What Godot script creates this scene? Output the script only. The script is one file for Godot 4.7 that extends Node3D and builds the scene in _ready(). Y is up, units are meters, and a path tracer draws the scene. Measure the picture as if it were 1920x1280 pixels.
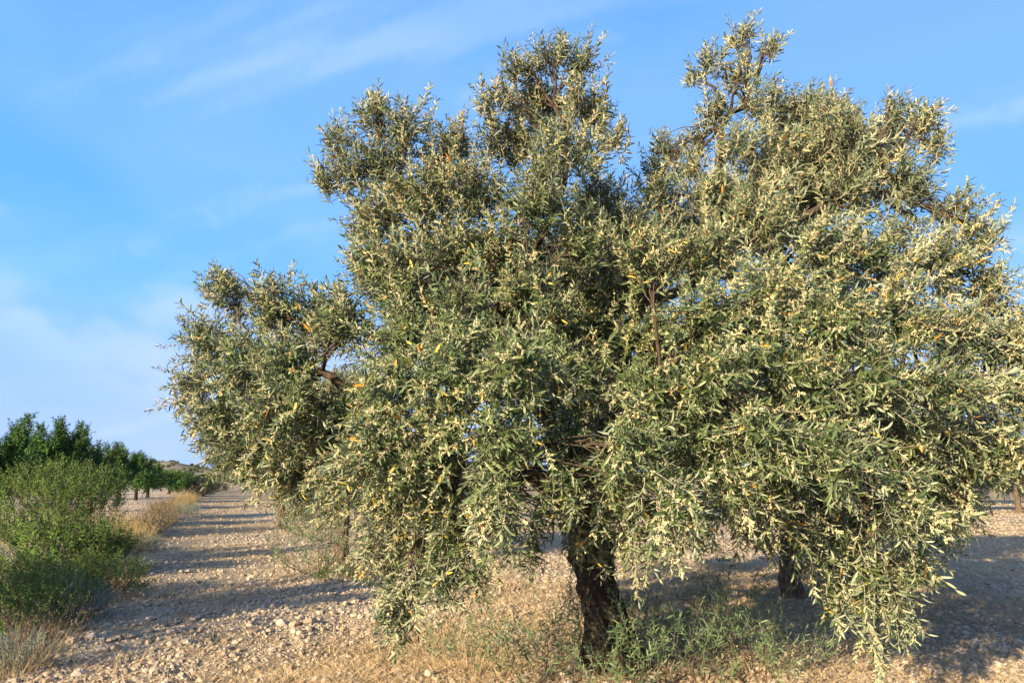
extends Node3D
# An old olive tree in flower beside a stony farm track, low sun from the left behind the camera.
# x is right, y is up, the camera looks along -z; "depth" is -z.

const EYE := 1.6
const FOCAL := 1423.0          # in pixels of the 1920 x 1280 photograph
const PITCH := 10.1            # degrees upwards
var noise := FastNoiseLite.new()
var fine := FastNoiseLite.new()
var M := {}
var used := {}

# ---------------------------------------------------------------- helpers
class Shape:
	var v := PackedVector3Array()
	var n := PackedVector3Array()
	var c := PackedColorArray()
	var i := PackedInt32Array()
	func tri(a: Vector3, b: Vector3, d: Vector3, col: Color):
		var nn := (d - a).cross(b - a).normalized()
		var k := v.size()
		v.append(a); v.append(b); v.append(d)
		n.append(nn); n.append(nn); n.append(nn)
		c.append(col); c.append(col); c.append(col)
		i.append(k); i.append(k + 1); i.append(k + 2)
	func tube(pts: Array, radii: Array, sides: int, col: Color):
		var k0 := v.size()
		var u := Vector3.ZERO
		for s in pts.size():
			var ax: Vector3
			if s == 0: ax = pts[1] - pts[0]
			elif s == pts.size() - 1: ax = pts[s] - pts[s - 1]
			else: ax = pts[s + 1] - pts[s - 1]
			ax = ax.normalized()
			if u == Vector3.ZERO:
				u = ax.cross(Vector3.RIGHT if absf(ax.x) < 0.8 else Vector3.UP).normalized()
			u = (u - ax * u.dot(ax)).normalized()
			var w := ax.cross(u)
			for q in sides:
				var t := TAU * q / sides
				var r := u * cos(t) + w * sin(t)
				v.append(pts[s] + r * radii[s]); n.append(r); c.append(col)
		for s in pts.size() - 1:
			for q in sides:
				var a := k0 + s * sides + q
				var b := k0 + s * sides + (q + 1) % sides
				i.append_array([a, b + sides, b, a, a + sides, b + sides])
	func mesh(mat: Material) -> ArrayMesh:
		var arr := []
		arr.resize(Mesh.ARRAY_MAX)
		arr[Mesh.ARRAY_VERTEX] = v; arr[Mesh.ARRAY_NORMAL] = n; arr[Mesh.ARRAY_COLOR] = c; arr[Mesh.ARRAY_INDEX] = i
		var m := ArrayMesh.new()
		m.add_surface_from_arrays(Mesh.PRIMITIVE_TRIANGLES, arr)
		m.surface_set_material(0, mat)
		return m

func seeded(s: int) -> RandomNumberGenerator:
	var r := RandomNumberGenerator.new()
	r.seed = s
	return r

func ray(px: float, py: float) -> Vector3:
	return Vector3((px - 960.0) / FOCAL, (640.0 - py) / FOCAL, -1.0).rotated(Vector3.RIGHT, deg_to_rad(PITCH))

func at(px: float, py: float, depth: float) -> Vector3:      # the point that many metres ahead in that direction
	var d := ray(px, py)
	return Vector3(0, EYE, 0) + d * (depth / -d.z)

func on_ground(px: float, py: float) -> Vector3:             # where that direction meets the soil
	var d := ray(px, py)
	var p := Vector3(0, EYE, 0) + d * (EYE / maxf(-d.y, 0.004))
	return Vector3(p.x, soil_height(p.x, p.z), p.z)

func track_edge(depth: float) -> float:                      # x of the left edge of the track
	return -1.7 - 0.37 * depth

func soil_height(x: float, z: float) -> float:
	var d := -z
	var near := clampf(1.0 - (absf(x) + absf(d)) / 160.0, 0.0, 1.0)
	var h := (noise.get_noise_2d(x * 0.9, z * 0.9) * 0.06 + noise.get_noise_2d(x * 4.0 + 50.0, z * 4.0) * 0.04 + fine.get_noise_2d(x * 14.0, z * 14.0) * 0.011) * near
	var off := x - track_edge(d)
	h += 0.14 * exp(-pow((off + 0.8) / 0.6, 2.0)) * near      # the bank beside the track
	return h

func ground_at(x: float, depth: float) -> Vector3:
	return Vector3(x, soil_height(x, -depth), -depth)

func numbered(called: String) -> String:
	used[called] = used.get(called, -1) + 1
	return called if used[called] == 0 else "%s_%03d" % [called, used[called]]

func thing(called: String, label: String, category: String, where: Vector3, group := "") -> Node3D:
	var o := Node3D.new()
	o.name = numbered(called)
	add_child(o)
	o.position = where
	tag(o, label, category, group)
	return o

func tag(o: Node, label: String, category: String, group := ""):
	o.set_meta("label", label)
	o.set_meta("category", category)
	if group != "": o.set_meta("group", group)

func part(called: String, m: Mesh, parent: Node, xf := Transform3D.IDENTITY) -> MeshInstance3D:
	var o := MeshInstance3D.new()
	o.name = called
	o.mesh = m
	parent.add_child(o, true)
	o.transform = xf
	return o

func scatter(called: String, m: Mesh, xfs: Array, cols: Array, parent: Node) -> MultiMeshInstance3D:
	var mm := MultiMesh.new()
	mm.transform_format = MultiMesh.TRANSFORM_3D
	mm.use_colors = true
	mm.mesh = m
	mm.instance_count = xfs.size()
	for k in xfs.size():
		mm.set_instance_transform(k, xfs[k])
		mm.set_instance_color(k, cols[k])
	var o := MultiMeshInstance3D.new()
	o.name = called
	o.multimesh = mm
	o.set_meta("kind", "stuff")
	parent.add_child(o, true)
	return o

func unit(r: RandomNumberGenerator) -> Vector3:
	var y := r.randf_range(-1, 1)
	var t := r.randf() * TAU
	var s := sqrt(1 - y * y)
	return Vector3(s * cos(t), y, s * sin(t))

func facing(dir: Vector3, roll: float) -> Basis:             # a basis whose y is dir
	var y := dir.normalized()
	var x := y.cross(Vector3(0.31, 0.2, 0.93)).normalized()
	return Basis(x, y, x.cross(y)).rotated(y, roll)

# ---------------------------------------------------------------- materials
func noise_image(size: int, freq: float, sd: int, octaves := 4) -> Image:
	var f := FastNoiseLite.new()
	f.seed = sd; f.frequency = freq; f.fractal_octaves = octaves
	return f.get_seamless_image(size, size)

func tone_texture(size: int, freq: float, sd: int, lo: Color, hi: Color, second := 0.0, octaves := 4) -> ImageTexture:
	var a := noise_image(size, freq, sd, octaves)
	var b := noise_image(size, freq * 5.0, sd + 7, 3)
	var im := Image.create(size, size, false, Image.FORMAT_RGB8)
	for y in size:
		for x in size:
			var t: float = lerpf(a.get_pixel(x, y).r, b.get_pixel(x, y).r, second)
			im.set_pixel(x, y, lo.lerp(hi, clampf((t - 0.5) * 1.6 + 0.5, 0, 1)))
	im.generate_mipmaps()
	return ImageTexture.create_from_image(im)

func plain(rough: float) -> StandardMaterial3D:
	var m := StandardMaterial3D.new()
	m.vertex_color_use_as_albedo = true
	m.roughness = rough
	m.cull_mode = BaseMaterial3D.CULL_DISABLED
	return m

func make_materials():
	M.leaf = plain(0.5)
	M.leaf.metallic_specular = 0.5
	M.leaf.backlight_enabled = true
	M.leaf.backlight = Color(0.16, 0.2, 0.07)
	M.dull_leaf = plain(0.8)
	M.dull_leaf.metallic_specular = 0.3
	M.dull_leaf.backlight_enabled = true
	M.dull_leaf.backlight = Color(0.3, 0.34, 0.12)
	M.straw = plain(0.8)
	M.straw.metallic_specular = 0.2
	M.straw.backlight_enabled = true
	M.straw.backlight = Color(0.4, 0.34, 0.2)
	M.soil = plain(0.97)
	M.soil.metallic_specular = 0.1
	M.soil.uv1_triplanar = true
	M.soil.uv1_world_triplanar = true
	M.soil.uv1_scale = Vector3.ONE * 0.55
	M.soil.albedo_texture = tone_texture(1024, 0.02, 3, Color(0.72, 0.69, 0.66), Color(1, 1, 1), 0.5)
	var bump := noise_image(1024, 0.035, 11, 5)
	bump.bump_map_to_normal_map(7.0)
	M.soil.normal_enabled = true
	M.soil.normal_texture = ImageTexture.create_from_image(bump)
	M.soil.normal_scale = 1.0
	M.stone = plain(0.9)
	M.stone.metallic_specular = 0.2
	M.stone.uv1_triplanar = true
	M.stone.uv1_scale = Vector3.ONE * 3.0
	M.stone.albedo_texture = tone_texture(256, 0.02, 21, Color(0.78, 0.74, 0.7), Color(1, 1, 1), 0.4)
	M.bark = plain(0.95)
	M.bark.metallic_specular = 0.15
	M.bark.uv1_triplanar = true
	M.bark.uv1_world_triplanar = true
	M.bark.uv1_scale = Vector3(3.0, 0.9, 3.0)
	M.bark.albedo_texture = tone_texture(512, 0.02, 31, Color(0.5, 0.47, 0.44), Color(1, 1, 1), 0.4)
	var rough := noise_image(512, 0.03, 41, 5)
	rough.bump_map_to_normal_map(9.0)
	M.bark.normal_enabled = true
	M.bark.normal_texture = ImageTexture.create_from_image(rough)
	M.hill = plain(1.0)
	M.hill.metallic_specular = 0.05

# ---------------------------------------------------------------- leaves, shoots
# A lanceolate leaf folded along its midrib, dark above and pale below, as two sheets 0.8 mm apart.
func add_leaf(s: Shape, base: Vector3, dir: Vector3, up: Vector3, length: float, width: float, top: Color, under: Color, curl: float):
	var d := dir.normalized()
	var side := d.cross(up).normalized()
	var nrm := side.cross(d).normalized()
	var stations := [[0.0, 0.06], [0.32, 0.9], [0.68, 0.88], [1.0, 0.05]]
	for sheet in 2:
		var col := top if sheet == 0 else under
		var off := nrm * (0.0004 if sheet == 0 else -0.0004)
		var prev := []
		for st in stations:
			var t: float = st[0]
			var mid: Vector3 = base + d * (length * t) - nrm * (curl * length * t * t) + off
			var w: float = width * 0.5 * st[1]
			var row := [mid - side * w + nrm * w * 0.35, mid, mid + side * w + nrm * w * 0.35]
			if prev.size() > 0:
				for h in 2:
					var a: Vector3 = prev[h]
					var b: Vector3 = prev[h + 1]
					var e: Vector3 = row[h + 1]
					var f: Vector3 = row[h]
					if sheet == 0:
						s.tri(a, f, e, col); s.tri(a, e, b, col)
					else:
						s.tri(a, e, f, col); s.tri(a, b, e, col)
			prev = row

func add_bud(s: Shape, p: Vector3, r: float, axis: Vector3, col: Color):
	var b := facing(axis, 0.0)
	var tip := p + b.y * r * 1.3
	var low := p - b.y * r
	var ring := [p + b.x * r, p + b.z * r, p - b.x * r, p - b.z * r]
	for k in 4:
		s.tri(ring[k], ring[(k + 1) % 4], tip, col)
		s.tri(ring[(k + 1) % 4], ring[k], low, col)

# One leafy shoot along +y: stem, opposite pairs of leaves, sprays of cream buds in the axils.
func make_shoot(r: RandomNumberGenerator, o: Dictionary) -> ArrayMesh:
	var s := Shape.new()
	var length: float = o.length * r.randf_range(0.85, 1.15)
	var pairs: int = o.pairs
	var bend: float = o.bend * r.randf_range(0.4, 1.3)
	var path := func(t: float) -> Vector3: return Vector3(0.02 * sin(t * 5.0), length * t, bend * length * t * t)
	var lush: float = o.get("bloom", 0.0) * r.randf_range(0.35, 1.7)
	var pts := []
	var rad := []
	for k in 6:
		pts.append(path.call(k / 5.0)); rad.append(lerpf(o.stem, o.stem * 0.35, k / 5.0))
	s.tube(pts, rad, 4, o.stem_color)
	for k in pairs:
		var t: float = lerpf(o.get("bare", 0.12), 1.0, (k + r.randf_range(-0.25, 0.25)) / float(pairs - 1))
		t = clampf(t, 0.02, 1.0)
		var p: Vector3 = path.call(t)
		var ax: Vector3 = (path.call(minf(t + 0.05, 1.05)) - path.call(t - 0.05)).normalized()
		var turn := PI * 0.5 * k + r.randf_range(-0.5, 0.5)
		for side in 2:
			if r.randf() < o.get("gaps", 0.08): continue
			var out := Vector3(cos(turn + PI * side), 0, sin(turn + PI * side))
			var open: float = lerpf(o.open, o.open * 0.5, t * t) * r.randf_range(0.7, 1.3)
			var dir: Vector3 = (ax * cos(open) + out * sin(open)).normalized()
			var up := (ax - dir * ax.dot(dir)).normalized().rotated(dir, r.randf_range(-0.7, 0.7))
			var size: float = o.leaf * r.randf_range(0.65, 1.15) * (1.0 - 0.35 * t * t)
			var top: Color = o.top.lerp(o.top2, r.randf())
			var under: Color = o.under.lerp(o.top, r.randf() * 0.25)
			if t < 0.75 and r.randf() < o.get("old", 0.0):
				top = Color(0.62, 0.27, 0.03).lerp(Color(0.6, 0.42, 0.06), r.randf()); under = top * 0.9
			add_leaf(s, p, dir, up, size, size * o.slim * r.randf_range(0.85, 1.15), top, under, r.randf_range(-0.05, 0.22))
			if r.randf() < lush and t < 0.96:
				var spray: Vector3 = (ax * 0.75 + out * 0.8 + Vector3(r.randf_range(-0.3, 0.3), r.randf_range(-0.3, 0.3), r.randf_range(-0.3, 0.3))).normalized()
				var reach := r.randf_range(0.032, 0.062)
				var cream := Color(0.67, 0.58, 0.33).lerp(Color(0.66, 0.61, 0.38), r.randf())
				for q in 26:
					var g := (q + 1) / 26.0
					add_bud(s, p + spray * reach * g + unit(r) * (0.0105 * (1.2 - g * 0.85)) * r.randf_range(0.3, 1.15), r.randf_range(0.0022, 0.0041), (spray + unit(r)).normalized(), cream.lerp(Color(0.42, 0.46, 0.2), r.randf() * 0.4) * r.randf_range(0.8, 1.12))
	return s.mesh(o.material)

func shoot_set(count: int, sd: int, o: Dictionary) -> Array:
	var r := seeded(sd)
	var out := []
	for k in count: out.append(make_shoot(r, o))
	return out

# ---------------------------------------------------------------- crowns
# Shoots spread over the outer part of round lobes. Returns [[transform, colour] ...].
func shoots_on(lobes: Array, r: RandomNumberGenerator, density: float, heart: Vector3, o: Dictionary) -> Array:
	var out := []
	for L in lobes:
		var c: Vector3 = L.p
		var rad: float = L.r
		var n := int(ceil(density * pow(rad, 1.9) * L.get("k", 1.0)))
		var outward := (c - heart)
		outward = outward.normalized() if outward.length() > 0.05 else Vector3.UP
		for k in n:
			var u := unit(r)
			if u.dot(outward) < -0.35 and r.randf() < 0.75: u = -u
			var q := pow(r.randf_range(0.1, 1.0), 0.5)
			if r.randf() < 0.03: q = r.randf_range(1.05, 1.3)
			var p := c + u * rad * q * Vector3(1, L.get("tall", 1.0), 1)
			var high := clampf((p.y - o.low) / (o.high - o.low), 0, 1)
			var lean: float = lerpf(o.droop, o.rise, high) + L.get("up", 0.0)
			var dir: Vector3 = u * 0.7 + outward * 0.5 + Vector3(o.get("wind", 0.0), lean, 0) + unit(r) * 0.45
			dir = dir.normalized()
			var sc: float = r.randf_range(0.65, 1.15) * o.get("scale", 1.0)
			var tone := r.randf_range(0.78, 1.12)
			var warm := r.randf_range(-0.06, 0.06)
			if p.y < 0.12: continue
			out.append([Transform3D(facing(dir, r.randf() * TAU).scaled(Vector3.ONE * sc), p - dir * o.length * 0.55 * sc), Color(tone + warm, tone, tone - warm), 0.3 if L.has("inner") else q])
	return out

func dress(parent: Node3D, called: String, shoots: Array, meshes: Array, r: RandomNumberGenerator, singles := 0, inner := 0):
	# the shoots that stand nearest become parts of their own, the rest are joined
	if singles > 0:
		shoots.sort_custom(func(a, b): return a[0].origin.z > b[0].origin.z)
	var lots := []
	for m in meshes: lots.append([[], []])
	var k := 0
	for s in shoots:
		var xf: Transform3D = s[0]
		xf.origin -= parent.position
		var w := r.randi() % (meshes.size() - inner)
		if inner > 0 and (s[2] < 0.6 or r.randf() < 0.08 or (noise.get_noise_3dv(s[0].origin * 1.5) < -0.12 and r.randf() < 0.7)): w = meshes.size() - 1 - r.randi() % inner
		if k < singles:
			part("sprig", meshes[w], parent, xf)
		else:
			lots[w][0].append(xf); lots[w][1].append(s[1])
		k += 1
	for w in meshes.size():
		if lots[w][0].size() > 0: scatter(called, meshes[w], lots[w][0], lots[w][1], parent)

func curve(a: Vector3, b: Vector3, sag: Vector3, steps: int, r: RandomNumberGenerator, wobble: float) -> Array:
	var pts := []
	var p1 := unit(r)
	var p2 := unit(r)
	var f1 := r.randf() * TAU
	for k in steps + 1:
		var t := float(k) / steps
		var w := (p1 * sin(t * PI * 2.0 + f1) + p2 * sin(t * PI * 3.3 + f1 * 2.0)) * wobble * sin(t * PI)
		pts.append(a.lerp(b, t) + sag * (4.0 * t * (1.0 - t)) + w)
	return pts

func taper(a: float, b: float, n: int) -> Array:
	var out := []
	for k in n: out.append(lerpf(a, b, float(k) / (n - 1)))
	return out

func gnarled_trunk(pts: Array, radii: Array, sd: int, col: Color) -> ArrayMesh:
	# a fluted, twisted olive stem: rings of 40 points with ridges that run up it
	var st := SurfaceTool.new()
	st.begin(Mesh.PRIMITIVE_TRIANGLES)
	var ring := 44
	var rows := (pts.size() - 1) * 9 + 1
	for s in rows:
		var f := float(s) / 9.0
		var k := mini(int(f), pts.size() - 2)
		var t := f - k
		var c: Vector3 = pts[k].lerp(pts[k + 1], t)
		var rad: float = lerpf(radii[k], radii[k + 1], t)
		for q in ring:
			var a := TAU * q / ring
			var tw := a + s * 0.035
			var e := 1.0 + 0.17 * sin(tw * 3.0 + sd) * cos(tw * 2.0 + 1.3) + 0.34 * noise.get_noise_3d(cos(tw) * 6.0 + sd, sin(tw) * 6.0, s * 0.16) + 0.30 * fine.get_noise_3d(cos(tw) * 9.0, sin(tw) * 9.0 + sd, s * 0.22)
			st.set_color(col * clampf(0.9 + 0.5 * fine.get_noise_3d(cos(tw) * 14.0, s * 0.3, sin(tw) * 14.0 + sd), 0.6, 1.3))
			st.set_smooth_group(0)
			st.add_vertex(c + Vector3(cos(a), 0.12 * sin(a * 2.0) * 0.2, sin(a)) * rad * e)
	for s in rows - 1:
		for q in ring:
			var a := s * ring + q
			var b := s * ring + (q + 1) % ring
			for k in [a, b, b + ring, a, b + ring, a + ring]: st.add_index(k)
	st.generate_normals()
	var m := st.commit()
	m.surface_set_material(0, M.bark)
	return m

# ---------------------------------------------------------------- things
var olive_shoots := []
var olive_plain := []
var almond_shoots := []
const BARK := Color(0.12, 0.095, 0.075)

func wood_for(tree: Node3D, fork: Vector3, ends: Array, lobes: Array, shoots: Array, r: RandomNumberGenerator, thick: float, twigs: int):
	var o := tree.position
	var limbs := []
	for e in ends:
		var pts := curve(fork, e, Vector3(0, (e - fork).length() * 0.06, 0), 14, r, 0.09 * (e - fork).length())
		limbs.append(pts)
		var s := Shape.new()
		var local := []
		for p in pts: local.append(p - o)
		s.tube(local, taper(thick, thick * 0.25, 15), 9, BARK)
		part("limb", s.mesh(M.bark), tree)
	var k := 0
	for L in lobes:
		var best := INF
		var from := fork
		for pts in limbs:
			for q in range(3, 15):
				var d: float = (pts[q] - L.p).length() + 0.25 * maxf(0.0, pts[q].y - L.p.y) + r.randf() * 0.6
				if d < best: best = d; from = pts[q]
		var s := Shape.new()
		var way := curve(from - o, L.p - o, Vector3(0, 0.1 * best, 0), 6, r, 0.05)
		var hanging: bool = L.get("up", 0.0) < 0.0
		s.tube(way, taper(0.009 if hanging else thick * 0.22, thick * 0.05, 7), 6, BARK * 0.9)
		for t in (2 if hanging else twigs):
			var u := unit(r)
			var a: Vector3 = way[2 + r.randi() % 4]
			var b: Vector3 = L.p - o + u * L.r * r.randf_range(0.55, 0.95)
			s.tube(curve(a, b, Vector3(0, 0.05, 0), 4, r, 0.03), taper(0.006, 0.0025, 5), 4, Color(0.15, 0.125, 0.1))
		part("branch", s.mesh(M.bark), tree)
		k += 1

func main_olive():
	var r := seeded(71)
	var foot := on_ground(1150, 1246)
	var tree := thing("olive_tree", "huge old olive tree covered in cream blossom with a dark gnarled leaning trunk", "tree", foot)
	# lobes of the crown: pixel, depth in metres, radius in pixels
	var rows := [
		# left arm
		[395,640,6.7,62],[365,735,6.6,48],[440,560,6.9,50],[420,525,7.0,26],[530,580,6.8,66],[610,605,6.6,66],[470,690,6.3,90],[420,790,6.3,58],[395,815,6.3,26],[560,690,6.0,90],[540,790,5.9,95],[470,850,6.1,58],[560,885,6.0,62],[630,800,5.6,95],[640,890,5.6,72],
		# upper left
		[640,265,7.1,40],[705,225,7.1,40],[700,190,7.1,24],[770,235,7.0,52],[660,330,6.9,54],[620,345,7.0,30],[730,310,6.7,70],[850,290,6.7,66],[820,380,6.2,92],[715,410,6.4,74],[710,505,6.2,70],[660,600,6.1,72],[760,520,5.8,92],[870,480,5.7,88],[900,370,6.2,72],
		# middle top
		[1035,110,7.1,46],[1090,120,7.1,42],[975,130,7.1,40],[935,195,7.0,44],[1010,200,6.9,66],[1100,210,6.9,58],[1150,270,7.0,36],[960,280,6.7,66],[1060,300,6.5,80],[1010,390,6.2,82],[1120,390,6.3,70],[1090,460,5.9,82],
		# right top
		[1395,70,7.1,30],[1445,85,7.1,24],[1330,120,7.1,30],[1300,145,7.1,18],[1390,140,7.0,38],[1340,215,7.0,40],[1430,200,6.9,52],[1505,215,6.8,56],[1380,290,6.8,54],[1470,300,6.5,74],[1570,260,6.7,66],[1640,270,6.7,58],[1670,205,6.7,34],[1720,240,6.6,52],[1755,275,6.5,30],[1590,360,6.1,82],[1690,350,6.2,70],[1330,370,6.6,60],[1240,380,6.7,48],[1420,420,6.0,84],
		# right
		[1790,410,6.3,52],[1840,450,6.2,38],[1760,490,5.8,78],[1850,550,5.9,58],[1650,480,5.5,90],[1890,640,5.8,62],[1950,680,5.9,70],[1790,620,5.4,84],[1690,600,5.1,90],[1860,750,5.5,78],[1950,790,5.7,70],[1760,740,5.1,88],[1650,720,4.9,92],[1880,850,5.5,60],[1790,850,5.2,78],[1690,840,4.9,90],[1760,940,5.2,58],[1690,960,5.0,72],[1780,985,5.3,34],[1700,1060,5.1,52],[1640,1080,5.1,52],[1680,1150,5.1,44],[1650,1215,5.15,24],[1600,1140,5.2,38],[1590,1000,5.2,58],
		# middle
		[1000,560,5.9,84],[1120,580,6.3,82],[1220,490,5.8,80],[1330,480,5.7,82],[1540,480,5.5,88],[1440,560,5.2,92],[1320,600,5.2,88],[1560,610,5.0,92],[1220,640,5.8,72],[880,600,5.4,92],[770,640,5.5,92],[740,750,5.3,94],[860,720,5.1,94],[980,690,5.0,88],[1100,720,5.6,80],[1210,750,4.8,84],[1330,720,4.8,92],[1450,690,4.8,92],[1550,740,4.7,90],[720,860,5.2,90],[830,840,4.9,92],[950,820,4.7,90],[1070,830,4.7,88],[1190,850,4.6,84],[1310,840,4.6,90],[1430,820,4.6,90],[1560,860,4.7,88],
		# skirt
		[740,960,5.2,72],[830,950,4.9,80],[940,930,4.7,72],[1050,920,4.8,52],[1160,930,4.7,60],[1260,940,4.6,68],[1370,930,4.6,64],[1460,900,4.7,66],[1540,950,4.9,56],[770,1050,5.1,62],[850,1040,4.9,62],[940,1010,4.9,48],[760,1120,5.1,40],[830,1110,5.0,36],[740,1165,5.15,22],[735,1130,5.15,28],[748,1192,5.2,18],[1230,1010,4.8,34],[1310,1000,4.9,30],[1010,985,5.0,26],[1060,975,5.2,34],[1120,985,5.3,30],[1185,985,5.0,38],[1210,1045,5.0,26],[1125,1050,5.4,15],[1078,1012,5.4,24],[1150,1022,5.5,24],[1440,985,5.0,42],[1500,1010,5.2,46],[1545,1060,5.3,46],[1570,1120,5.4,34],[1385,1000,5.1,28],[900,1080,5.1,30],[1000,1040,5.3,26],[1050,620,6.3,72],[1130,640,6.5,66],[1190,560,6.6,62],[1290,320,7.1,36],[1255,285,7.7,40],[1230,330,7.8,44],[1310,270,7.3,30],[1180,430,6.7,60],[950,470,6.3,66],[690,1040,5.4,26],
	]
	var lobes := []
	for L in rows:
		var push: float = r.randf_range(-0.55, 0.4) if L[3] > 55 else 0.0
		var size: float = L[3] * (0.93 if L[3] > 66 else 1.0)
		lobes.append({"p": at(L[0], L[1], L[2] - push), "r": size / FOCAL * L[2], "k": 1.0, "up": -0.35 if L[1] > 880 else 0.0})
	# leafy twigs deeper in, behind each lobe of the front
	for L in rows:
		if L[3] > 55: lobes.append({"p": at(L[0], L[1] + 10, L[2] + 0.75), "r": L[3] * 0.95 / FOCAL * L[2], "k": 0.55, "inner": true})
	# the far side of the crown, which the front hides: round lobes about the trunk
	for a in 52:
		var t := a * 2.39996
		var h := 1.7 + 3.4 * fmod(a * 0.618, 1.0)
		var reach := 2.6 * sqrt(clampf(1.0 - pow((h - 2.6) / 3.4, 2.0), 0.1, 1.0))
		lobes.append({"p": Vector3(1.6 + cos(t) * reach * 0.92, h, -7.4 - absf(sin(t)) * reach * 0.8), "r": 0.6, "k": 0.6})
	var heart := Vector3(1.0, 2.4, -7.0)
	var shoots := shoots_on(lobes, r, 700.0, heart, {"low": 1.0, "high": 4.2, "droop": -0.75, "rise": 0.75, "wind": 0.16, "length": 0.3})
	# stem and limbs
	var stem := [on_ground(1162, 1252) - Vector3(0, 0.12, 0), at(1150, 1205, 6.7), at(1134, 1140, 6.75), at(1118, 1080, 6.8), at(1108, 1030, 6.85), at(1102, 985, 6.9), at(1096, 935, 6.9)]
	var local := []
	for p in stem: local.append(p - foot)
	part("trunk", gnarled_trunk(local, [0.28, 0.2, 0.165, 0.155, 0.16, 0.165, 0.13], 5, BARK), tree)
	var fork := at(1100, 975, 6.9)
	var ends := [at(470, 690, 6.6), at(720, 330, 6.9), at(1040, 200, 7.1), at(1400, 200, 7.1), at(1650, 330, 6.6), at(1850, 700, 5.9), at(1640, 950, 5.3), at(800, 900, 5.3), at(1250, 700, 5.4), at(960, 600, 5.8), Vector3(1.6, 4.2, -9.3), Vector3(-0.6, 3.4, -8.8), Vector3(3.2, 3.2, -8.9)]
	wood_for(tree, fork, ends, lobes, shoots, r, 0.085, 9)
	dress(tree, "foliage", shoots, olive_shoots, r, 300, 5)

func olive(label: String, group: String, foot: Vector3, height: float, wide: float, sd: int, density: float, skirt := 0.7, scale := 1.0):
	var r := seeded(sd)
	var tree := thing("olive_tree", label, "tree", foot, group)
	var lobes := []
	var n := 38
	for k in n:
		var h := lerpf(skirt + 0.3, height - 0.45, fmod(k * 0.618 + 0.1, 1.0))
		var q := (h - skirt) / (height - skirt)
		var reach: float = wide * sqrt(clampf(1.0 - pow(q * 2.0 - 0.8, 2.0) * 0.7, 0.05, 1.0)) * r.randf_range(0.6, 1.0)
		var t := k * 2.39996 + r.randf() * 0.6
		lobes.append({"p": foot + Vector3(cos(t) * reach, h, sin(t) * reach), "r": r.randf_range(0.4, 0.62) * wide / 2.0})
	lobes.append({"p": foot + Vector3(0, height * 0.62, 0), "r": wide * 0.5})
	var shoots := shoots_on(lobes, r, density, foot + Vector3(0, height * 0.5, 0), {"low": foot.y + skirt, "high": foot.y + height * 0.8, "droop": -0.7, "rise": 0.7, "wind": 0.12, "length": 0.3, "scale": scale})
	var top := Vector3(r.randf_range(-0.15, 0.15), 1.2, r.randf_range(-0.1, 0.1))
	part("trunk", gnarled_trunk([Vector3(0.05, -0.1, 0), Vector3(0, 0.25, 0), top * 0.6, top], [0.17, 0.13, 0.11, 0.09], sd, BARK * 1.9), tree)
	var ends := []
	for k in 5:
		var t := TAU * k / 5.0 + r.randf()
		ends.append(foot + Vector3(cos(t) * wide * 0.5, height * r.randf_range(0.55, 0.75), sin(t) * wide * 0.5))
	wood_for(tree, foot + top * 0.97, ends, lobes, shoots, r, 0.08, 3)
	dress(tree, "foliage", shoots, olive_plain, r)

func almond(label: String, group: String, foot: Vector3, height: float, wide: float, sd: int, density: float, scale := 1.0):
	var r := seeded(sd)
	var tree := thing("almond_tree", label, "tree", foot, group)
	var lobes := []
	for k in 13:
		var h := lerpf(height * 0.34, height * 0.7, fmod(k * 0.618 + 0.2, 1.0))
		var t := k * 2.39996 + r.randf() * 0.7
		var reach := wide * r.randf_range(0.35, 0.95) * (1.0 - 0.25 * absf(h / height - 0.5))
		lobes.append({"p": foot + Vector3(cos(t) * reach, h, sin(t) * reach), "r": r.randf_range(0.25, 0.36) * wide, "tall": 0.9})
	for k in 6:       # leaders that stand above the rest
		var t := TAU * k / 6.0 + r.randf()
		var reach := wide * r.randf_range(0.1, 0.75)
		var tip := height * r.randf_range(0.84, 1.0)
		for q in 5:
			var f := 1.0 - q * 0.1
			lobes.append({"p": foot + Vector3(cos(t) * reach * f, tip - q * 0.27 - 0.12, sin(t) * reach * f), "r": 0.15 + 0.05 * q, "k": 2.0, "up": 0.3})
	var shoots := shoots_on(lobes, r, density, foot + Vector3(0, height * 0.45, 0), {"low": foot.y + height * 0.3, "high": foot.y + height * 0.8, "droop": -0.2, "rise": 0.45, "length": 0.36, "scale": scale})
	part("trunk", gnarled_trunk([Vector3(0, -0.1, 0), Vector3(0.02, 0.3, 0), Vector3(0, height * 0.3, 0.02)], [0.14, 0.11, 0.1], sd, BARK * 0.9), tree)
	var ends := []
	for k in 5:
		var t := TAU * k / 5.0 + r.randf()
		ends.append(foot + Vector3(cos(t) * wide * 0.55, height * r.randf_range(0.55, 0.8), sin(t) * wide * 0.55))
	wood_for(tree, foot + Vector3(0, height * 0.29, 0.02), ends, lobes, shoots, r, 0.05, 2)
	dress(tree, "foliage", shoots, almond_shoots, r)

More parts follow.
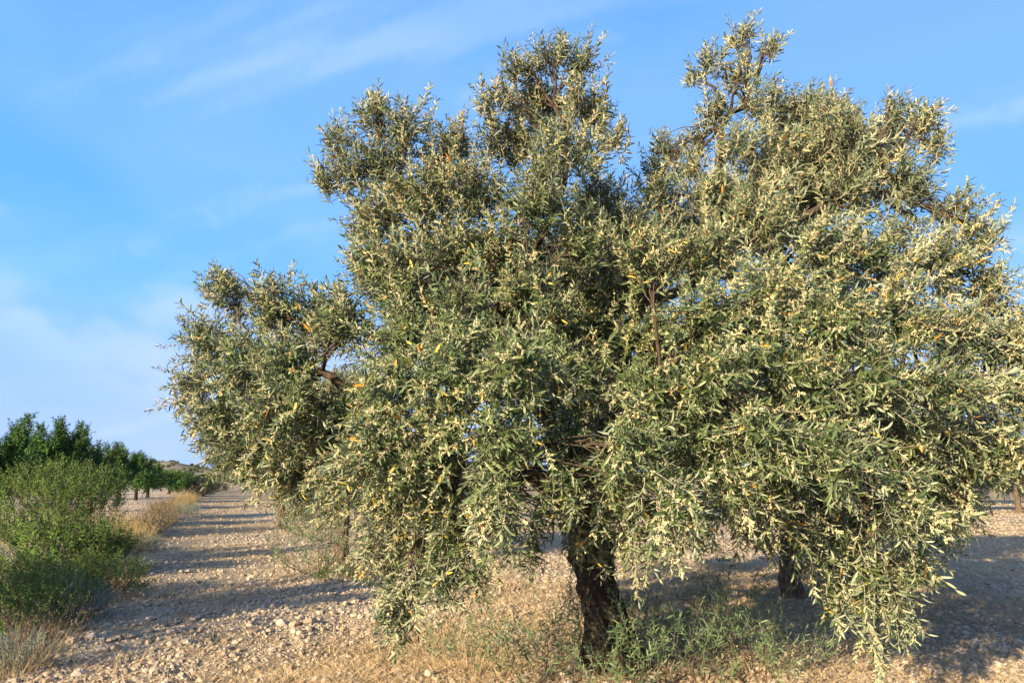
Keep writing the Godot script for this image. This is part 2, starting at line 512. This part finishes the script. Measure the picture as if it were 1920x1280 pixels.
func bush(called: String, label: String, category: String, foot: Vector3, height: float, wide: float, meshes: Array, count: int, sd: int, length: float, scale: float, spread := 0.6, group := ""):
	# many shoots that rise from one foot and fan out
	var r := seeded(sd)
	var o := thing(called, label, category, foot, group)
	var shoots := []
	var wood := Shape.new()
	for k in count:
		var t := r.randf() * TAU
		var q := sqrt(r.randf())
		var h := pow(r.randf(), 0.8) * (1.0 - 0.35 * q * q)
		var p := foot + Vector3(cos(t) * q * wide, h * maxf(height - length * scale * 0.6, 0.05), sin(t) * q * wide)
		var dir := (Vector3(cos(t) * q * spread, 1.0 - 0.5 * q * spread, sin(t) * q * spread) + unit(r) * 0.35).normalized()
		var tone := r.randf_range(0.75, 1.15)
		shoots.append([Transform3D(facing(dir, r.randf() * TAU).scaled(Vector3.ONE * scale * r.randf_range(0.7, 1.15)), p), Color(tone, tone, tone)])
		if k % 9 == 0:
			wood.tube(curve(Vector3(r.randf_range(-0.04, 0.04), -0.05, r.randf_range(-0.04, 0.04)), p - foot, Vector3(cos(t), 0.1, sin(t)) * 0.05, 4, r, 0.02), taper(0.009 * minf(height, 1.6), 0.003, 5), 5, Color(0.16, 0.12, 0.09))
	part("stem", wood.mesh(M.bark), o)
	dress(o, "foliage", shoots, meshes, r)

# ---------------------------------------------------------------- ground cover
func stone_mesh(r: RandomNumberGenerator, detail: int) -> ArrayMesh:
	var s := Shape.new()
	var sm := SphereMesh.new()
	sm.radius = 1.0; sm.height = 2.0
	sm.radial_segments = 6 + detail * 3; sm.rings = 3 + detail * 2
	var arr := sm.get_mesh_arrays()
	var v: PackedVector3Array = arr[Mesh.ARRAY_VERTEX]
	var cuts := []
	for k in 8: cuts.append([unit(r), r.randf_range(0.55, 0.9)])
	var off := r.randf() * 100.0
	var sq := Vector3(1.0, r.randf_range(0.5, 0.8), r.randf_range(0.65, 1.0))
	for k in v.size():
		var p := v[k]
		for c in cuts:
			var over: float = p.dot(c[0]) - c[1]
			if over > 0: p -= c[0] * over * 0.9
		p *= 1.0 + 0.25 * fine.get_noise_3d(p.x * 5.0 + off, p.y * 5.0, p.z * 5.0)
		v[k] = p * sq
	var idx: PackedInt32Array = arr[Mesh.ARRAY_INDEX]
	for k in range(0, idx.size(), 3):
		if v[idx[k]].distance_squared_to(v[idx[k + 1]]) > 1e-7 and v[idx[k + 1]].distance_squared_to(v[idx[k + 2]]) > 1e-7 and v[idx[k]].distance_squared_to(v[idx[k + 2]]) > 1e-7:
			s.tri(v[idx[k]], v[idx[k + 1]], v[idx[k + 2]], Color.WHITE)
	return s.mesh(M.stone)

func stone_color(r: RandomNumberGenerator) -> Color:
	var base: Color = [Color(0.50, 0.425, 0.325), Color(0.55, 0.485, 0.385), Color(0.46, 0.375, 0.28), Color(0.46, 0.42, 0.365), Color(0.58, 0.525, 0.43)][r.randi() % 5]
	return base * r.randf_range(0.58, 0.98)

func grass_mesh(r: RandomNumberGenerator, blades: int, height: float, wide: float, lean: float, a: Color, b: Color, ears: bool) -> ArrayMesh:
	var s := Shape.new()
	for k in blades:
		var t := r.randf() * TAU
		var q := sqrt(r.randf()) * wide
		var p := Vector3(cos(t) * q, -0.02, sin(t) * q)
		var d := Vector3(cos(t) * lean * r.randf(), 1.0, sin(t) * lean * r.randf()) + unit(r) * 0.25
		var h := height * r.randf_range(0.45, 1.1)
		var w := r.randf_range(0.0018, 0.004)
		var side := Vector3(cos(t + 1.57), 0, sin(t + 1.57)).rotated(Vector3.UP, r.randf() * 3.0) * w
		var col := a.lerp(b, r.randf()) * r.randf_range(0.8, 1.15)
		var prev := p
		for g in 3:
			var f := (g + 1) / 3.0
			var nxt := p + d * h * f + Vector3(cos(t), -0.4, sin(t)) * (h * 0.28 * f * f * lean)
			var w0 := side * (1.0 - g / 3.0)
			var w1 := side * (1.0 - f) if g < 2 else Vector3.ZERO
			s.tri(prev - w0, nxt - w1, prev + w0, col)
			if g < 2: s.tri(prev + w0, nxt - w1, nxt + w1, col)
			prev = nxt
		if ears and r.randf() < 0.5:
			add_bud(s, prev, 0.009, d, col * 0.9)
			add_bud(s, prev - d.normalized() * 0.018, 0.008, d, col * 0.95)
	return s.mesh(M.straw)

func _ready():
	noise.seed = 5; noise.frequency = 0.35; noise.fractal_octaves = 3
	fine.seed = 9; fine.frequency = 0.35; fine.fractal_octaves = 2
	# ------------------------------------------------ camera, sky, sun, exposure
	var cam := Camera3D.new()
	cam.name = "camera"
	cam.position = Vector3(0, EYE, 0)
	cam.rotation_degrees = Vector3(PITCH, 0, 0)
	cam.fov = rad_to_deg(2.0 * atan(640.0 / FOCAL))
	cam.far = 6000.0
	add_child(cam)
	var sun_from := Vector3(-0.643, 0.0, 0.766) * cos(deg_to_rad(18.0)) + Vector3(0, sin(deg_to_rad(18.0)), 0)
	var env := Environment.new()
	env.background_mode = Environment.BG_SKY
	env.tonemap_mode = Environment.TONE_MAPPER_LINEAR
	env.tonemap_exposure = 3.0
	env.sdfgi_enabled = true
	env.ssao_enabled = true
	env.ssil_enabled = true
	var sky := Sky.new()
	sky.sky_material = cirrus_sky(sun_from)
	env.sky = sky
	var we := WorldEnvironment.new()
	we.name = "environment"
	we.environment = env
	add_child(we)
	var sun := DirectionalLight3D.new()
	sun.name = "sun"
	sun.light_energy = 1.5
	sun.light_color = Color(1.0, 0.90, 0.74)
	sun.light_angular_distance = 0.53
	sun.shadow_enabled = true
	add_child(sun)
	sun.look_at_from_position(sun_from * 50.0, Vector3.ZERO, Vector3.UP)
	# ------------------------------------------------ the rest
	make_materials()
	var leafy := {"length": 0.27, "pairs": 9, "bend": 0.25, "stem": 0.003, "stem_color": Color(0.30, 0.27, 0.19), "open": 1.2, "leaf": 0.098, "slim": 0.215, "top": Color(0.036, 0.068, 0.025), "top2": Color(0.11, 0.145, 0.05), "under": Color(0.25, 0.285, 0.19), "old": 0.045, "bloom": 0.4, "material": M.leaf}
	olive_shoots = shoot_set(10, 101, leafy)
	var long := leafy.duplicate()
	long.length = 0.36; long.pairs = 11; long.bend = 0.35
	olive_shoots.append_array(shoot_set(4, 105, long))
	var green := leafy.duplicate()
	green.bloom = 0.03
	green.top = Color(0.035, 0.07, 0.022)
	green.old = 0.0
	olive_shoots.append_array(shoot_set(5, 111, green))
	var far := leafy.duplicate()
	far.bloom = 0.3
	far.old = 0.01
	olive_plain = shoot_set(6, 121, far)
	almond_shoots = shoot_set(6, 131, {"length": 0.36, "pairs": 8, "bend": 0.2, "stem": 0.004, "stem_color": Color(0.16, 0.12, 0.08), "open": 1.3, "leaf": 0.13, "slim": 0.36, "top": Color(0.04, 0.10, 0.02), "top2": Color(0.07, 0.15, 0.03), "under": Color(0.085, 0.15, 0.05), "material": M.dull_leaf})
	build_ground()
	build_hill()
	main_olive()
	build_olive_rows()
	build_almonds()
	build_verge()
	build_suckers()
	build_stones()
	build_litter()

func cirrus_sky(sun_from: Vector3) -> PanoramaSkyMaterial:
	var w := 1024
	var h := 512
	var im := Image.create(w, h, false, Image.FORMAT_RGBF)
	var big := FastNoiseLite.new()
	big.seed = 9; big.frequency = 0.5; big.fractal_octaves = 4
	var wisp := FastNoiseLite.new()
	wisp.seed = 23; wisp.frequency = 1.1; wisp.fractal_octaves = 5; wisp.fractal_gain = 0.55
	wisp.domain_warp_enabled = true; wisp.domain_warp_amplitude = 0.6; wisp.domain_warp_frequency = 0.6
	var marks := [[-90.0, Color(0.30, 0.42, 0.62)], [0.0, Color(0.37, 0.53, 0.92)], [6.0, Color(0.33, 0.53, 0.95)], [13.0, Color(0.20, 0.50, 0.98)], [20.0, Color(0.135, 0.42, 0.95)], [34.0, Color(0.12, 0.36, 0.86)], [60.0, Color(0.085, 0.26, 0.70)], [90.0, Color(0.07, 0.21, 0.6)]]
	for y in h:
		var el := 90.0 - (y + 0.5) / h * 180.0
		var base := Color.BLACK
		for k in marks.size() - 1:
			if el >= marks[k][0] and el <= marks[k + 1][0]:
				base = marks[k][1].lerp(marks[k + 1][1], (el - marks[k][0]) / (marks[k + 1][0] - marks[k][0]))
		for x in w:
			var a := (x + 0.5) / w * TAU
			var e := deg_to_rad(el)
			var d := Vector3(sin(a) * cos(e), sin(e), -cos(a) * cos(e))
			var col := base
			if el > -2.0:
				var q := 1.0 / (maxf(d.y, 0.0) + 0.22)
				var u := d.x * q
				var v := d.z * q
				var veil := smoothstep(-0.15, 0.55, big.get_noise_2d(u * 1.3 + 3.1, v * 1.3))
				var streak := smoothstep(0.0, 0.6, wisp.get_noise_2d(u * 0.7 + v * 0.4, v * 4.0 - u * 1.6))
				var amount := clampf(veil * 0.15 + streak * (0.07 + 0.22 * veil), 0.0, 0.55)
				col = col.lerp(Color(0.62, 0.77, 1.0), amount)
				var bank := smoothstep(14.0, 7.0, el + 9.0 * wisp.get_noise_2d(u * 1.6, v * 1.6 + 4.0)) * smoothstep(-0.5, 0.4, big.get_noise_2d(u * 0.8 + 9.0, v * 0.8))
				col = col.lerp(Color(0.56, 0.68, 0.98), 0.5 * bank)
				var near_sun := maxf(d.dot(sun_from), 0.0)
				col += Color(1.0, 0.85, 0.62) * (1.6 * pow(near_sun, 5.0) + 3.0 * pow(near_sun, 60.0))
			im.set_pixel(x, y, Color(col.r, col.g, col.b) * (1.0 / 2.4))
	var m := PanoramaSkyMaterial.new()
	m.panorama = ImageTexture.create_from_image(im)
	return m

func soil_color(x: float, d: float) -> Color:
	var off := x - track_edge(d)
	var c := Color(0.40, 0.335, 0.23)
	var patch := noise.get_noise_2d(x * 0.5 + 20.0, d * 0.5)
	c = c.lerp(Color(0.31, 0.255, 0.155), clampf(0.35 + patch * 1.3, 0, 1) * 0.8)
	if off < -0.2: c = c.lerp(Color(0.52, 0.44, 0.345), clampf((-off - 1.0) / 1.5, 0, 1))
	return c * (1.0 + 0.25 * fine.get_noise_2d(x * 3.0, d * 3.0))

func build_ground():
	var st := SurfaceTool.new()
	st.begin(Mesh.PRIMITIVE_TRIANGLES)
	var angles := []
	for k in 430: angles.append(-PI / 2.0 + deg_to_rad(-52.0 + 104.0 * k / 429.0))
	for k in range(1, 60): angles.append(-PI / 2.0 + deg_to_rad(52.0 + 256.0 * k / 60.0))
	var cols: int = angles.size()
	var rings := 300
	for q in rings:
		var rad := 0.6 * pow(4000.0 / 0.6, pow(q / float(rings - 1), 1.25)) if q > 0 else 0.0
		for a in angles:
			var x := cos(a) * rad
			var z := sin(a) * rad
			st.set_color(soil_color(x, -z))
			st.set_smooth_group(0)
			st.add_vertex(Vector3(x, soil_height(x, z), z))
	for q in rings - 1:
		for k in cols:
			var a := q * cols + k
			var b := q * cols + (k + 1) % cols
			for i in [a, b + cols, b, a, a + cols, b + cols]: st.add_index(i)
	st.generate_normals()
	st.set_material(M.soil)
	var g := part("ground", st.commit(), self)
	g.set_meta("kind", "structure")

func build_hill():
	# a low ridge about a kilometre off, scrub on its slopes
	var st := SurfaceTool.new()
	st.begin(Mesh.PRIMITIVE_TRIANGLES)
	var cols := 260
	var rows := 26
	var crest := func(px: float) -> float:                   # height of the ridge line in pixels above the horizon
		var h := 0.0
		var pts := [[-1500, 14], [-700, 22], [-200, 26], [150, 33], [280, 32], [330, 30], [355, 25], [400, 17], [450, 14], [700, 16], [1100, 12], [1700, 22], [2300, 16], [3400, 10]]
		for k in pts.size() - 1:
			if px >= pts[k][0] and px <= pts[k + 1][0]:
				h = lerpf(pts[k][1], pts[k + 1][1], smoothstep(0, 1, (px - pts[k][0]) / float(pts[k + 1][0] - pts[k][0])))
		return h
	for j in rows:
		for k in cols:
			var px := -1500.0 + 4900.0 * k / (cols - 1)
			var t := float(j) / (rows - 1)
			var d := 620.0 + 330.0 * t
			var x := (px - 960.0) / FOCAL * d
			var h: float = crest.call(px) / FOCAL * 950.0 * pow(sin(t * PI * 0.5), 1.3) * (1.0 if t < 1.0 else 0.98)
			h += noise.get_noise_2d(x * 0.03, d * 0.03) * 2.0 * t
			var scrub := clampf(noise.get_noise_2d(x * 0.09 + 9.0, d * 0.05) * 2.2 + 0.45, 0, 1)
			st.set_color(Color(0.27, 0.22, 0.15).lerp(Color(0.10, 0.115, 0.07), scrub))
			st.set_smooth_group(0)
			st.add_vertex(Vector3(x, h - 0.5, -d))
	for j in rows - 1:
		for k in cols - 1:
			var a := j * cols + k
			for i in [a, a + cols + 1, a + 1, a, a + cols, a + cols + 1]: st.add_index(i)
	st.generate_normals()
	st.set_material(M.hill)
	part("hill", st.commit(), self).set_meta("kind", "structure")
	# scattered scrub on and before the ridge: too many and too small to count
	var r := seeded(33)
	var s := Shape.new()
	for k in 90:
		var u := unit(r)
		var p := u * Vector3(1, 0.75, 1) * r.randf_range(0.75, 1.0) + Vector3(0, 0.6, 0)
		add_leaf(s, p - u * 0.15, unit(r), u, 0.5, 0.4, Color(0.07, 0.085, 0.04), Color(0.08, 0.095, 0.05), 0.1)
	var m := s.mesh(M.dull_leaf)
	var xfs := []
	var cols2 := []
	for k in 1500:
		var px := r.randf_range(-100, 1100)
		var d := r.randf_range(180, 945)
		var t := clampf((d - 620.0) / 330.0, 0, 1)
		var x := (px - 960.0) / FOCAL * d
		var h: float = crest.call(px) / FOCAL * 950.0 * pow(sin(t * PI * 0.5), 1.3) - 0.5 * ceilf(t) + noise.get_noise_2d(x * 0.03, d * 0.03) * 2.0 * t
		var sc := r.randf_range(1.0, 2.4)
		xfs.append(Transform3D(Basis(Vector3.UP, r.randf() * TAU).scaled(Vector3.ONE * sc), Vector3(x, h - 0.3, -d)))
		var tone := r.randf_range(0.7, 1.4)
		cols2.append(Color(tone, tone, tone))
	var o := scatter("scrub", m, xfs, cols2, self)
	tag(o, "far dark scrub and orchards scattered before and over the low ridge", "scrub")

func build_olive_rows():
	var group := "olive trees further along the rows"
	olive("flowering olive tree whose slim grey trunk rises from a blue-green bush beside the track", group, on_ground(640, 1052), 3.6, 2.1, 201, 330.0, 0.9)
	olive("flowering olive tree with pale fluted trunk further along the edge of the track", group, on_ground(528, 990), 4.0, 2.1, 202, 300.0, 0.35, 1.1)
	olive("olive tree with a thick crooked trunk standing right behind the big flowering olive", group, on_ground(1482, 1118), 4.2, 2.4, 203, 300.0, 1.0)
	olive("silvery olive tree with drooping skirt at the far end of the track", group, Vector3(-15.2, 0, -46.0), 4.0, 2.7, 204, 120.0, 0.15, 1.6)
	olive("grey-green olive tree with low skirt beyond the shaded ground of the next row", group, on_ground(1912, 962), 3.6, 2.1, 205, 230.0, 0.05, 1.2)
	olive("olive tree on a dark short trunk beside a low grey-green one in the next row", group, on_ground(1815, 945), 3.6, 2.4, 206, 190.0, 1.0, 1.2)
	olive("distant olive tree seen between the dark leaning trunk and the crooked one", group, on_ground(1300, 945), 3.8, 2.6, 207, 150.0, 0.8, 1.3)
	olive("distant olive tree seen behind the left hanging skirt of the big flowering olive", group, on_ground(980, 940), 3.8, 2.6, 208, 150.0, 0.8, 1.3)

func build_almonds():
	var group := "almond trees of the orchard left of the track"
	var spots := [[-14.6, 22.0, 3.3, 1.5, "dark green almond tree with tall leaders, nearest the young almond bush"], [-15.6, 27.0, 3.75, 1.6, "dark green almond tree topped by two forked leaders against the sky"], [-19.6, 36.0, 3.2, 1.7, "rounded green almond tree between two taller ones of the orchard row"], [-23.4, 46.0, 3.5, 1.6, "almond tree with a clear dark trunk over the pale stony field"], [-25.8, 53.0, 3.2, 1.6, "slender almond tree between the clear-trunked one and the low end of the row"], [-28.3, 60.0, 2.7, 1.7, "green almond tree in the low end of the orchard row"], [-31.5, 71.0, 2.4, 1.8, "green almond tree in the low end of the orchard row"], [-36.0, 84.0, 2.3, 1.9, "green almond tree in the low end of the orchard row"], [-30.0, 42.0, 3.0, 1.8, "almond tree half hidden in the second orchard row"], [-31.0, 53.0, 3.4, 1.8, "almond tree half hidden in the second orchard row"]]
	for k in spots.size():
		var s: Array = spots[k]
		almond(s[4], group, ground_at(s[0], s[1]), s[2], s[3], 300 + k, 170.0 if s[1] < 35 else 110.0, 1.0 if s[1] < 35 else 1.35)
	# out of the picture on the left: the two trees whose shade lies across the track
	almond("leafy almond tree close to the track throwing its shade across the stones", group, ground_at(-7.3, 5.6), 3.3, 1.9, 321, 55.0)
	almond("leafy almond tree a little further up the track, its shade across the ruts", group, ground_at(-10.3, 11.6), 3.0, 1.4, 322, 70.0)

func build_verge():
	var r := seeded(55)
	var fresh := shoot_set(5, 141, {"length": 0.5, "pairs": 10, "bend": 0.15, "stem": 0.0035, "stem_color": Color(0.24, 0.19, 0.1), "open": 1.2, "leaf": 0.12, "slim": 0.27, "top": Color(0.05, 0.115, 0.022), "top2": Color(0.105, 0.17, 0.035), "under": Color(0.11, 0.16, 0.06), "material": M.dull_leaf})
	var grey := shoot_set(4, 151, {"length": 0.2, "pairs": 16, "bend": 0.15, "stem": 0.002, "stem_color": Color(0.3, 0.3, 0.24), "open": 0.8, "leaf": 0.028, "slim": 0.25, "top": Color(0.15, 0.21, 0.15), "top2": Color(0.22, 0.28, 0.21), "under": Color(0.26, 0.31, 0.25), "material": M.dull_leaf})
	var dark := shoot_set(4, 161, {"length": 0.3, "pairs": 16, "bend": 0.1, "stem": 0.003, "stem_color": Color(0.1, 0.08, 0.06), "open": 0.9, "leaf": 0.05, "slim": 0.3, "top": Color(0.03, 0.05, 0.025), "top2": Color(0.05, 0.07, 0.035), "under": Color(0.09, 0.11, 0.08), "material": M.dull_leaf})
	bush("young_almond", "tall bright green young almond bush with many upright leafy shoots", "bush", on_ground(100, 1012), 2.15, 1.5, fresh, 900, 401, 0.5, 0.9, 0.5)
	bush("green_bush", "low lush yellow-green bush in front of the young almond", "bush", on_ground(85, 1088), 0.95, 0.8, fresh, 330, 402, 0.5, 0.7, 0.8)
	bush("green_bush", "low lush green bush at the grass edge right of the young almond", "bush", on_ground(180, 1078), 0.85, 0.5, fresh, 200, 403, 0.5, 0.7, 0.7)
	bush("green_bush", "yellow-green bush standing against the dark round evergreen bush", "bush", on_ground(340, 926), 1.3, 1.0, fresh, 150, 404, 0.5, 1.5, 0.6)
	bush("evergreen_bush", "dark round evergreen bush where the golden grass strip ends", "bush", on_ground(378, 931), 1.7, 0.95, dark, 600, 405, 0.3, 1.4, 0.9)
	bush("evergreen_bush", "smaller dark green bush beyond the round evergreen at the track end", "bush", on_ground(405, 922), 1.3, 0.9, dark, 260, 406, 0.3, 1.8, 0.9)
	bush("grey_shrub", "dense blue-grey cushion shrub beside the stones at the track edge", "shrub", on_ground(140, 1168), 0.42, 0.30, grey, 260, 407, 0.2, 0.9, 1.0)
	bush("grey_shrub", "blue-grey shrub at the foot of the golden grass", "shrub", on_ground(243, 1082), 0.38, 0.28, grey, 150, 408, 0.2, 1.0, 1.0)
	bush("grey_shrub", "pale grey-green shrub sprouting from brown dry grass by the stones", "shrub", on_ground(34, 1262), 0.30, 0.2, grey, 110, 409, 0.2, 0.9, 0.9)
	bush("grey_shrub", "dull green shrub behind the blue-grey cushion shrub", "shrub", on_ground(85, 1150), 0.5, 0.4, grey, 190, 410, 0.2, 1.1, 0.9)
	bush("grey_shrub", "small grey shrub where track and golden grass meet", "shrub", on_ground(272, 1035), 0.35, 0.3, grey, 130, 411, 0.2, 1.1, 1.0)
	bush("grey_shrub", "grey-green shrub in the brown grass far along the strip", "shrub", on_ground(345, 965), 0.45, 0.5, grey, 140, 412, 0.2, 1.6, 1.0)
	bush("olive_sapling", "blue-green bush of thin olive suckers around a slim grey trunk", "bush", on_ground(600, 1078), 1.15, 0.75, olive_shoots.slice(14), 150, 413, 0.3, 0.9, 0.6)
	bush("weed", "fresh green weed patch at the foot of the slim grey trunk", "weed", on_ground(640, 1092), 0.3, 0.35, fresh, 70, 414, 0.5, 0.35, 0.9)
	# dry grass: tufts along the strip
	var gold := []
	var brown := []
	for k in 5:
		gold.append(grass_mesh(r, 130, 0.62, 0.2, 0.5, Color(0.42, 0.31, 0.12), Color(0.33, 0.26, 0.13), true))
		brown.append(grass_mesh(r, 120, 0.5, 0.22, 0.8, Color(0.20, 0.15, 0.09), Color(0.30, 0.24, 0.155), true))
	var lots := [["golden dry grass tuft in the strip edging the track", gold], ["brown dry grass tuft in the strip edging the track", brown]]
	for k in 150:
		var d := 13.5 * pow(4.2, (k + r.randf()) / 150.0)
		var off := -r.randf_range(0.15, 1.0)
		var x := track_edge(d) + off
		var kind := 0 if fmod(d * 0.11 + 0.3, 1.0) < 0.5 else 1
		if r.randf() < 0.25: kind = 1 - kind
		var g := part("grass_tuft", lots[kind][1][r.randi() % 5], self, Transform3D(Basis(Vector3.UP, r.randf() * TAU).scaled(Vector3(1, r.randf_range(0.6, 1.15), 1) * r.randf_range(0.6, 1.3)), ground_at(x, d)))
		g.name = numbered("grass_tuft")
		tag(g, lots[kind][0] + (" beside the young almond bush" if d < 19 else " midway along" if d < 36 else " near the dark evergreen bush"), "grass", "dry grass tufts along the track")
	for q in [[20, 1275], [60, 1262], [45, 1215], [85, 1225], [30, 1190], [70, 1195], [10, 1235], [110, 1205], [205, 1095], [225, 1100], [240, 1098], [170, 1105]]:
		var g := part("grass_tuft", brown[r.randi() % 5], self, Transform3D(Basis(Vector3.UP, r.randf() * TAU).scaled(Vector3.ONE * r.randf_range(0.5, 0.8)), on_ground(q[0], q[1])))
		g.name = numbered("grass_tuft")
		tag(g, "brown dry grass tuft among the shaded shrubs at the stony edge", "grass", "brown tufts among the shrubs")
	# tall weeds between the shrubs
	for q in [[15, 1120], [50, 1130], [105, 1115], [150, 1108], [10, 1170], [70, 1165], [30, 1145], [190, 1112], [215, 1098], [100, 1150], [45, 1190]]:
		bush("weed", "dark green leafy weed among the shaded shrubs", "weed", on_ground(q[0], q[1] + 10), 0.6, 0.42, fresh, 95, 430 + q[0], 0.5, 0.45, 0.7, "weeds among the shrubs")

func build_suckers():
	# shoots that rise from the old tree's roots
	var r := seeded(77)
	var meshes := shoot_set(6, 171, {"length": 0.5, "pairs": 9, "bend": 0.15, "stem": 0.003, "stem_color": Color(0.26, 0.24, 0.16), "open": 1.1, "leaf": 0.115, "slim": 0.19, "gaps": 0.12, "top": Color(0.05, 0.105, 0.035), "top2": Color(0.10, 0.17, 0.06), "under": Color(0.22, 0.27, 0.18), "old": 0.0, "bloom": 0.0, "material": M.leaf})
	var stalks := []
	for k in 4: stalks.append(grass_mesh(r, 40, 0.3, 0.18, 1.2, Color(0.30, 0.23, 0.13), Color(0.42, 0.33, 0.2), true))
	for k in 26:
		var g := part("grass_tuft", stalks[k % 4], self, Transform3D(Basis(Vector3.UP, r.randf() * TAU).scaled(Vector3.ONE * r.randf_range(0.6, 1.2)), on_ground(r.randf_range(760, 1560), r.randf_range(1170, 1290))))
		g.name = numbered("grass_tuft")
		tag(g, "short dry grass tuft among the green suckers around the old trunk", "grass", "dry tufts around the old trunk")
	for q in [[1010, 1275, 0.55], [1090, 1282, 0.6], [1180, 1290, 0.75], [1250, 1290, 0.7], [1320, 1285, 0.7], [1390, 1275, 1.2], [1450, 1268, 0.55], [1290, 1235, 0.6], [1360, 1225, 0.75], [1240, 1215, 0.6], [930, 1262, 0.4], [860, 1250, 0.35], [1090, 1235, 0.6], [1500, 1240, 0.4], [800, 1240, 0.25], [1040, 1225, 0.4], [1200, 1245, 0.7], [1150, 1300, 0.5], [1420, 1290, 0.6], [1500, 1275, 0.45], [980, 1290, 0.45], [900, 1215, 0.3], [1330, 1195, 0.5]]:
		bush("olive_sucker", ("tall" if q[2] > 0.65 else "knee-high" if q[2] > 0.45 else "sparse low") + " leafy olive suckers sprouting around the old tree's foot", "shoots", on_ground(q[0], q[1]), q[2], 0.22, meshes, int(17 * q[2] / 0.5), 500 + q[0], 0.5, 0.62, 0.7, "suckers around the old olive")

func build_stones():
	var r := seeded(91)
	var big := []
	for k in 8: big.append(stone_mesh(r, 2))
	# stones that stand out in the photograph: pixel, half-width in pixels
	var spots := [[172, 1196, 13, 1], [146, 1190, 11, 0], [130, 1204, 11, 0], [192, 1218, 12, 0], [150, 1262, 15, 0], [212, 1216, 11, 0], [245, 1136, 12, 0], [200, 1142, 10, 0], [284, 1242, 9, 1], [318, 1190, 10, 0], [375, 1184, 8, 1], [338, 1182, 7, 1], [664, 1120, 10, 1], [528, 1166, 13, 0], [552, 1170, 11, 0], [580, 1160, 14, 0], [470, 1172, 9, 1], [430, 1116, 9, 1], [996, 1222, 9, 1], [640, 1100, 9, 1], [618, 1105, 8, 0], [470, 1186, 10, 0], [1310, 1150, 8, 1], [1745, 1250, 16, 1], [1550, 1255, 9, 1], [1600, 1180, 10, 0], [1870, 1245, 12, 1], [1800, 1255, 10, 1]]
	for q in spots:
		var p := on_ground(q[0], q[1] + q[2] * 0.4)
		var size: float = q[2] / FOCAL * -p.z
		rock(big, r, p, size, "large %s limestone lump lying %s, in sunlight" if q[3] else "large %s limestone lump lying %s, in shade", "large stones on the soil")
	for k in 150:
		var d := 5.6 * pow(4.2, r.randf())
		var x := lerpf(track_edge(d) - 0.4, d * 0.75, pow(r.randf(), 1.5))
		rock(big, r, ground_at(x, d), r.randf_range(0.025, 0.055) * (0.7 + 0.03 * d), "fist-sized %s stone lying loose %s", "fist-sized stones on the soil")

func rock(kinds: Array, r: RandomNumberGenerator, p: Vector3, size: float, label: String, group: String):
	var b := Basis(Vector3.UP, r.randf() * TAU) * Basis(Vector3.RIGHT, r.randf_range(-0.4, 0.4))
	var o := part("stone", kinds[r.randi() % kinds.size()], self, Transform3D(b.scaled(Vector3.ONE * size), p + Vector3(0, size * 0.15, 0)))
	o.name = numbered("stone")
	if rock_tints.is_empty():
		for t in [["beige", Color(0.47, 0.38, 0.285)], ["cream", Color(0.57, 0.49, 0.39)], ["reddish", Color(0.42, 0.32, 0.24)], ["grey", Color(0.42, 0.375, 0.325)], ["buff", Color(0.52, 0.43, 0.32)]]:
			var mat: StandardMaterial3D = M.stone.duplicate()
			mat.albedo_color = t[1].linear_to_srgb()
			mat.uv1_scale = Vector3.ONE * 0.8
			rock_tints.append([t[0], mat])
	var tint: Array = rock_tints[r.randi() % rock_tints.size()]
	o.material_override = tint[1]
	var off := p.x - track_edge(-p.z)
	var where := "on the stony track" if off < 2.6 else "before or under the big olive" if p.x < 2.6 else "on the soil right of the big olive"
	tag(o, label % [tint[0], where], "stone", group)
var rock_tints := []

func build_litter():
	var r := seeded(17)
	# gravel: broken limestone of all sizes over the tilled soil
	var kinds := []
	for k in 6: kinds.append(stone_mesh(r, 1 if k < 2 else 0))
	var lots := []
	for k in 6: lots.append([[], []])
	for k in 330000:
		var d := 3.5 * pow(15.0, pow(r.randf(), 1.15))
		var x := d * r.randf_range(-0.86, 0.95)
		var bare := noise.get_noise_2d(x * 0.8 + 7.0, d * 0.8) * 0.5 + 0.6
		if r.randf() > bare: continue
		if x < track_edge(d) - 0.2 and r.randf() < 0.5: continue
		var size := 0.0105 * pow(r.randf() + 0.02, -0.45) * (0.75 + 0.025 * d)
		size = minf(size, 0.055)
		var w := r.randi() % 6
		var b := Basis(Vector3.UP, r.randf() * TAU) * Basis(Vector3.RIGHT, r.randf_range(-0.6, 0.6))
		lots[w][0].append(Transform3D(b.scaled(Vector3.ONE * size), ground_at(x, d) + Vector3(0, size * r.randf_range(-0.15, 0.25), 0)))
		lots[w][1].append(stone_color(r))
	for w in 6:
		var o := scatter("gravel", kinds[w], lots[w][0], lots[w][1], self)
		o.name = numbered("gravel")
		tag(o, "pale broken limestone gravel strewn over the soil", "gravel", "gravel over the soil")
	# short dead stubble standing and lying between the stones
	var tufts := []
	for k in 4: tufts.append(grass_mesh(r, 10, 0.12, 0.08, 1.9, Color(0.5, 0.38, 0.22), Color(0.42, 0.32, 0.19), false))
	lots = []
	for k in 4: lots.append([[], []])
	for k in 46000:
		var d := 4.0 * pow(11.0, r.randf())
		var x := d * r.randf_range(-0.8, 0.9)
		var grown := noise.get_noise_2d(x * 0.5 + 20.0, d * 0.5) * 1.4 + 0.42
		if x > d * 0.35: grown += 0.25
		if r.randf() > grown: continue
		var w := r.randi() % 4
		var tone := r.randf_range(0.7, 1.15)
		lots[w][0].append(Transform3D(Basis(Vector3.UP, r.randf() * TAU).scaled(Vector3.ONE * r.randf_range(0.5, 1.3)), ground_at(x, d)))
		lots[w][1].append(Color(tone, tone, tone))
	for w in 4:
		var o := scatter("stubble", tufts[w], lots[w][0], lots[w][1], self)
		o.name = numbered("stubble")
		tag(o, "short dead straw-coloured stubble between the stones", "stubble", "stubble over the soil")
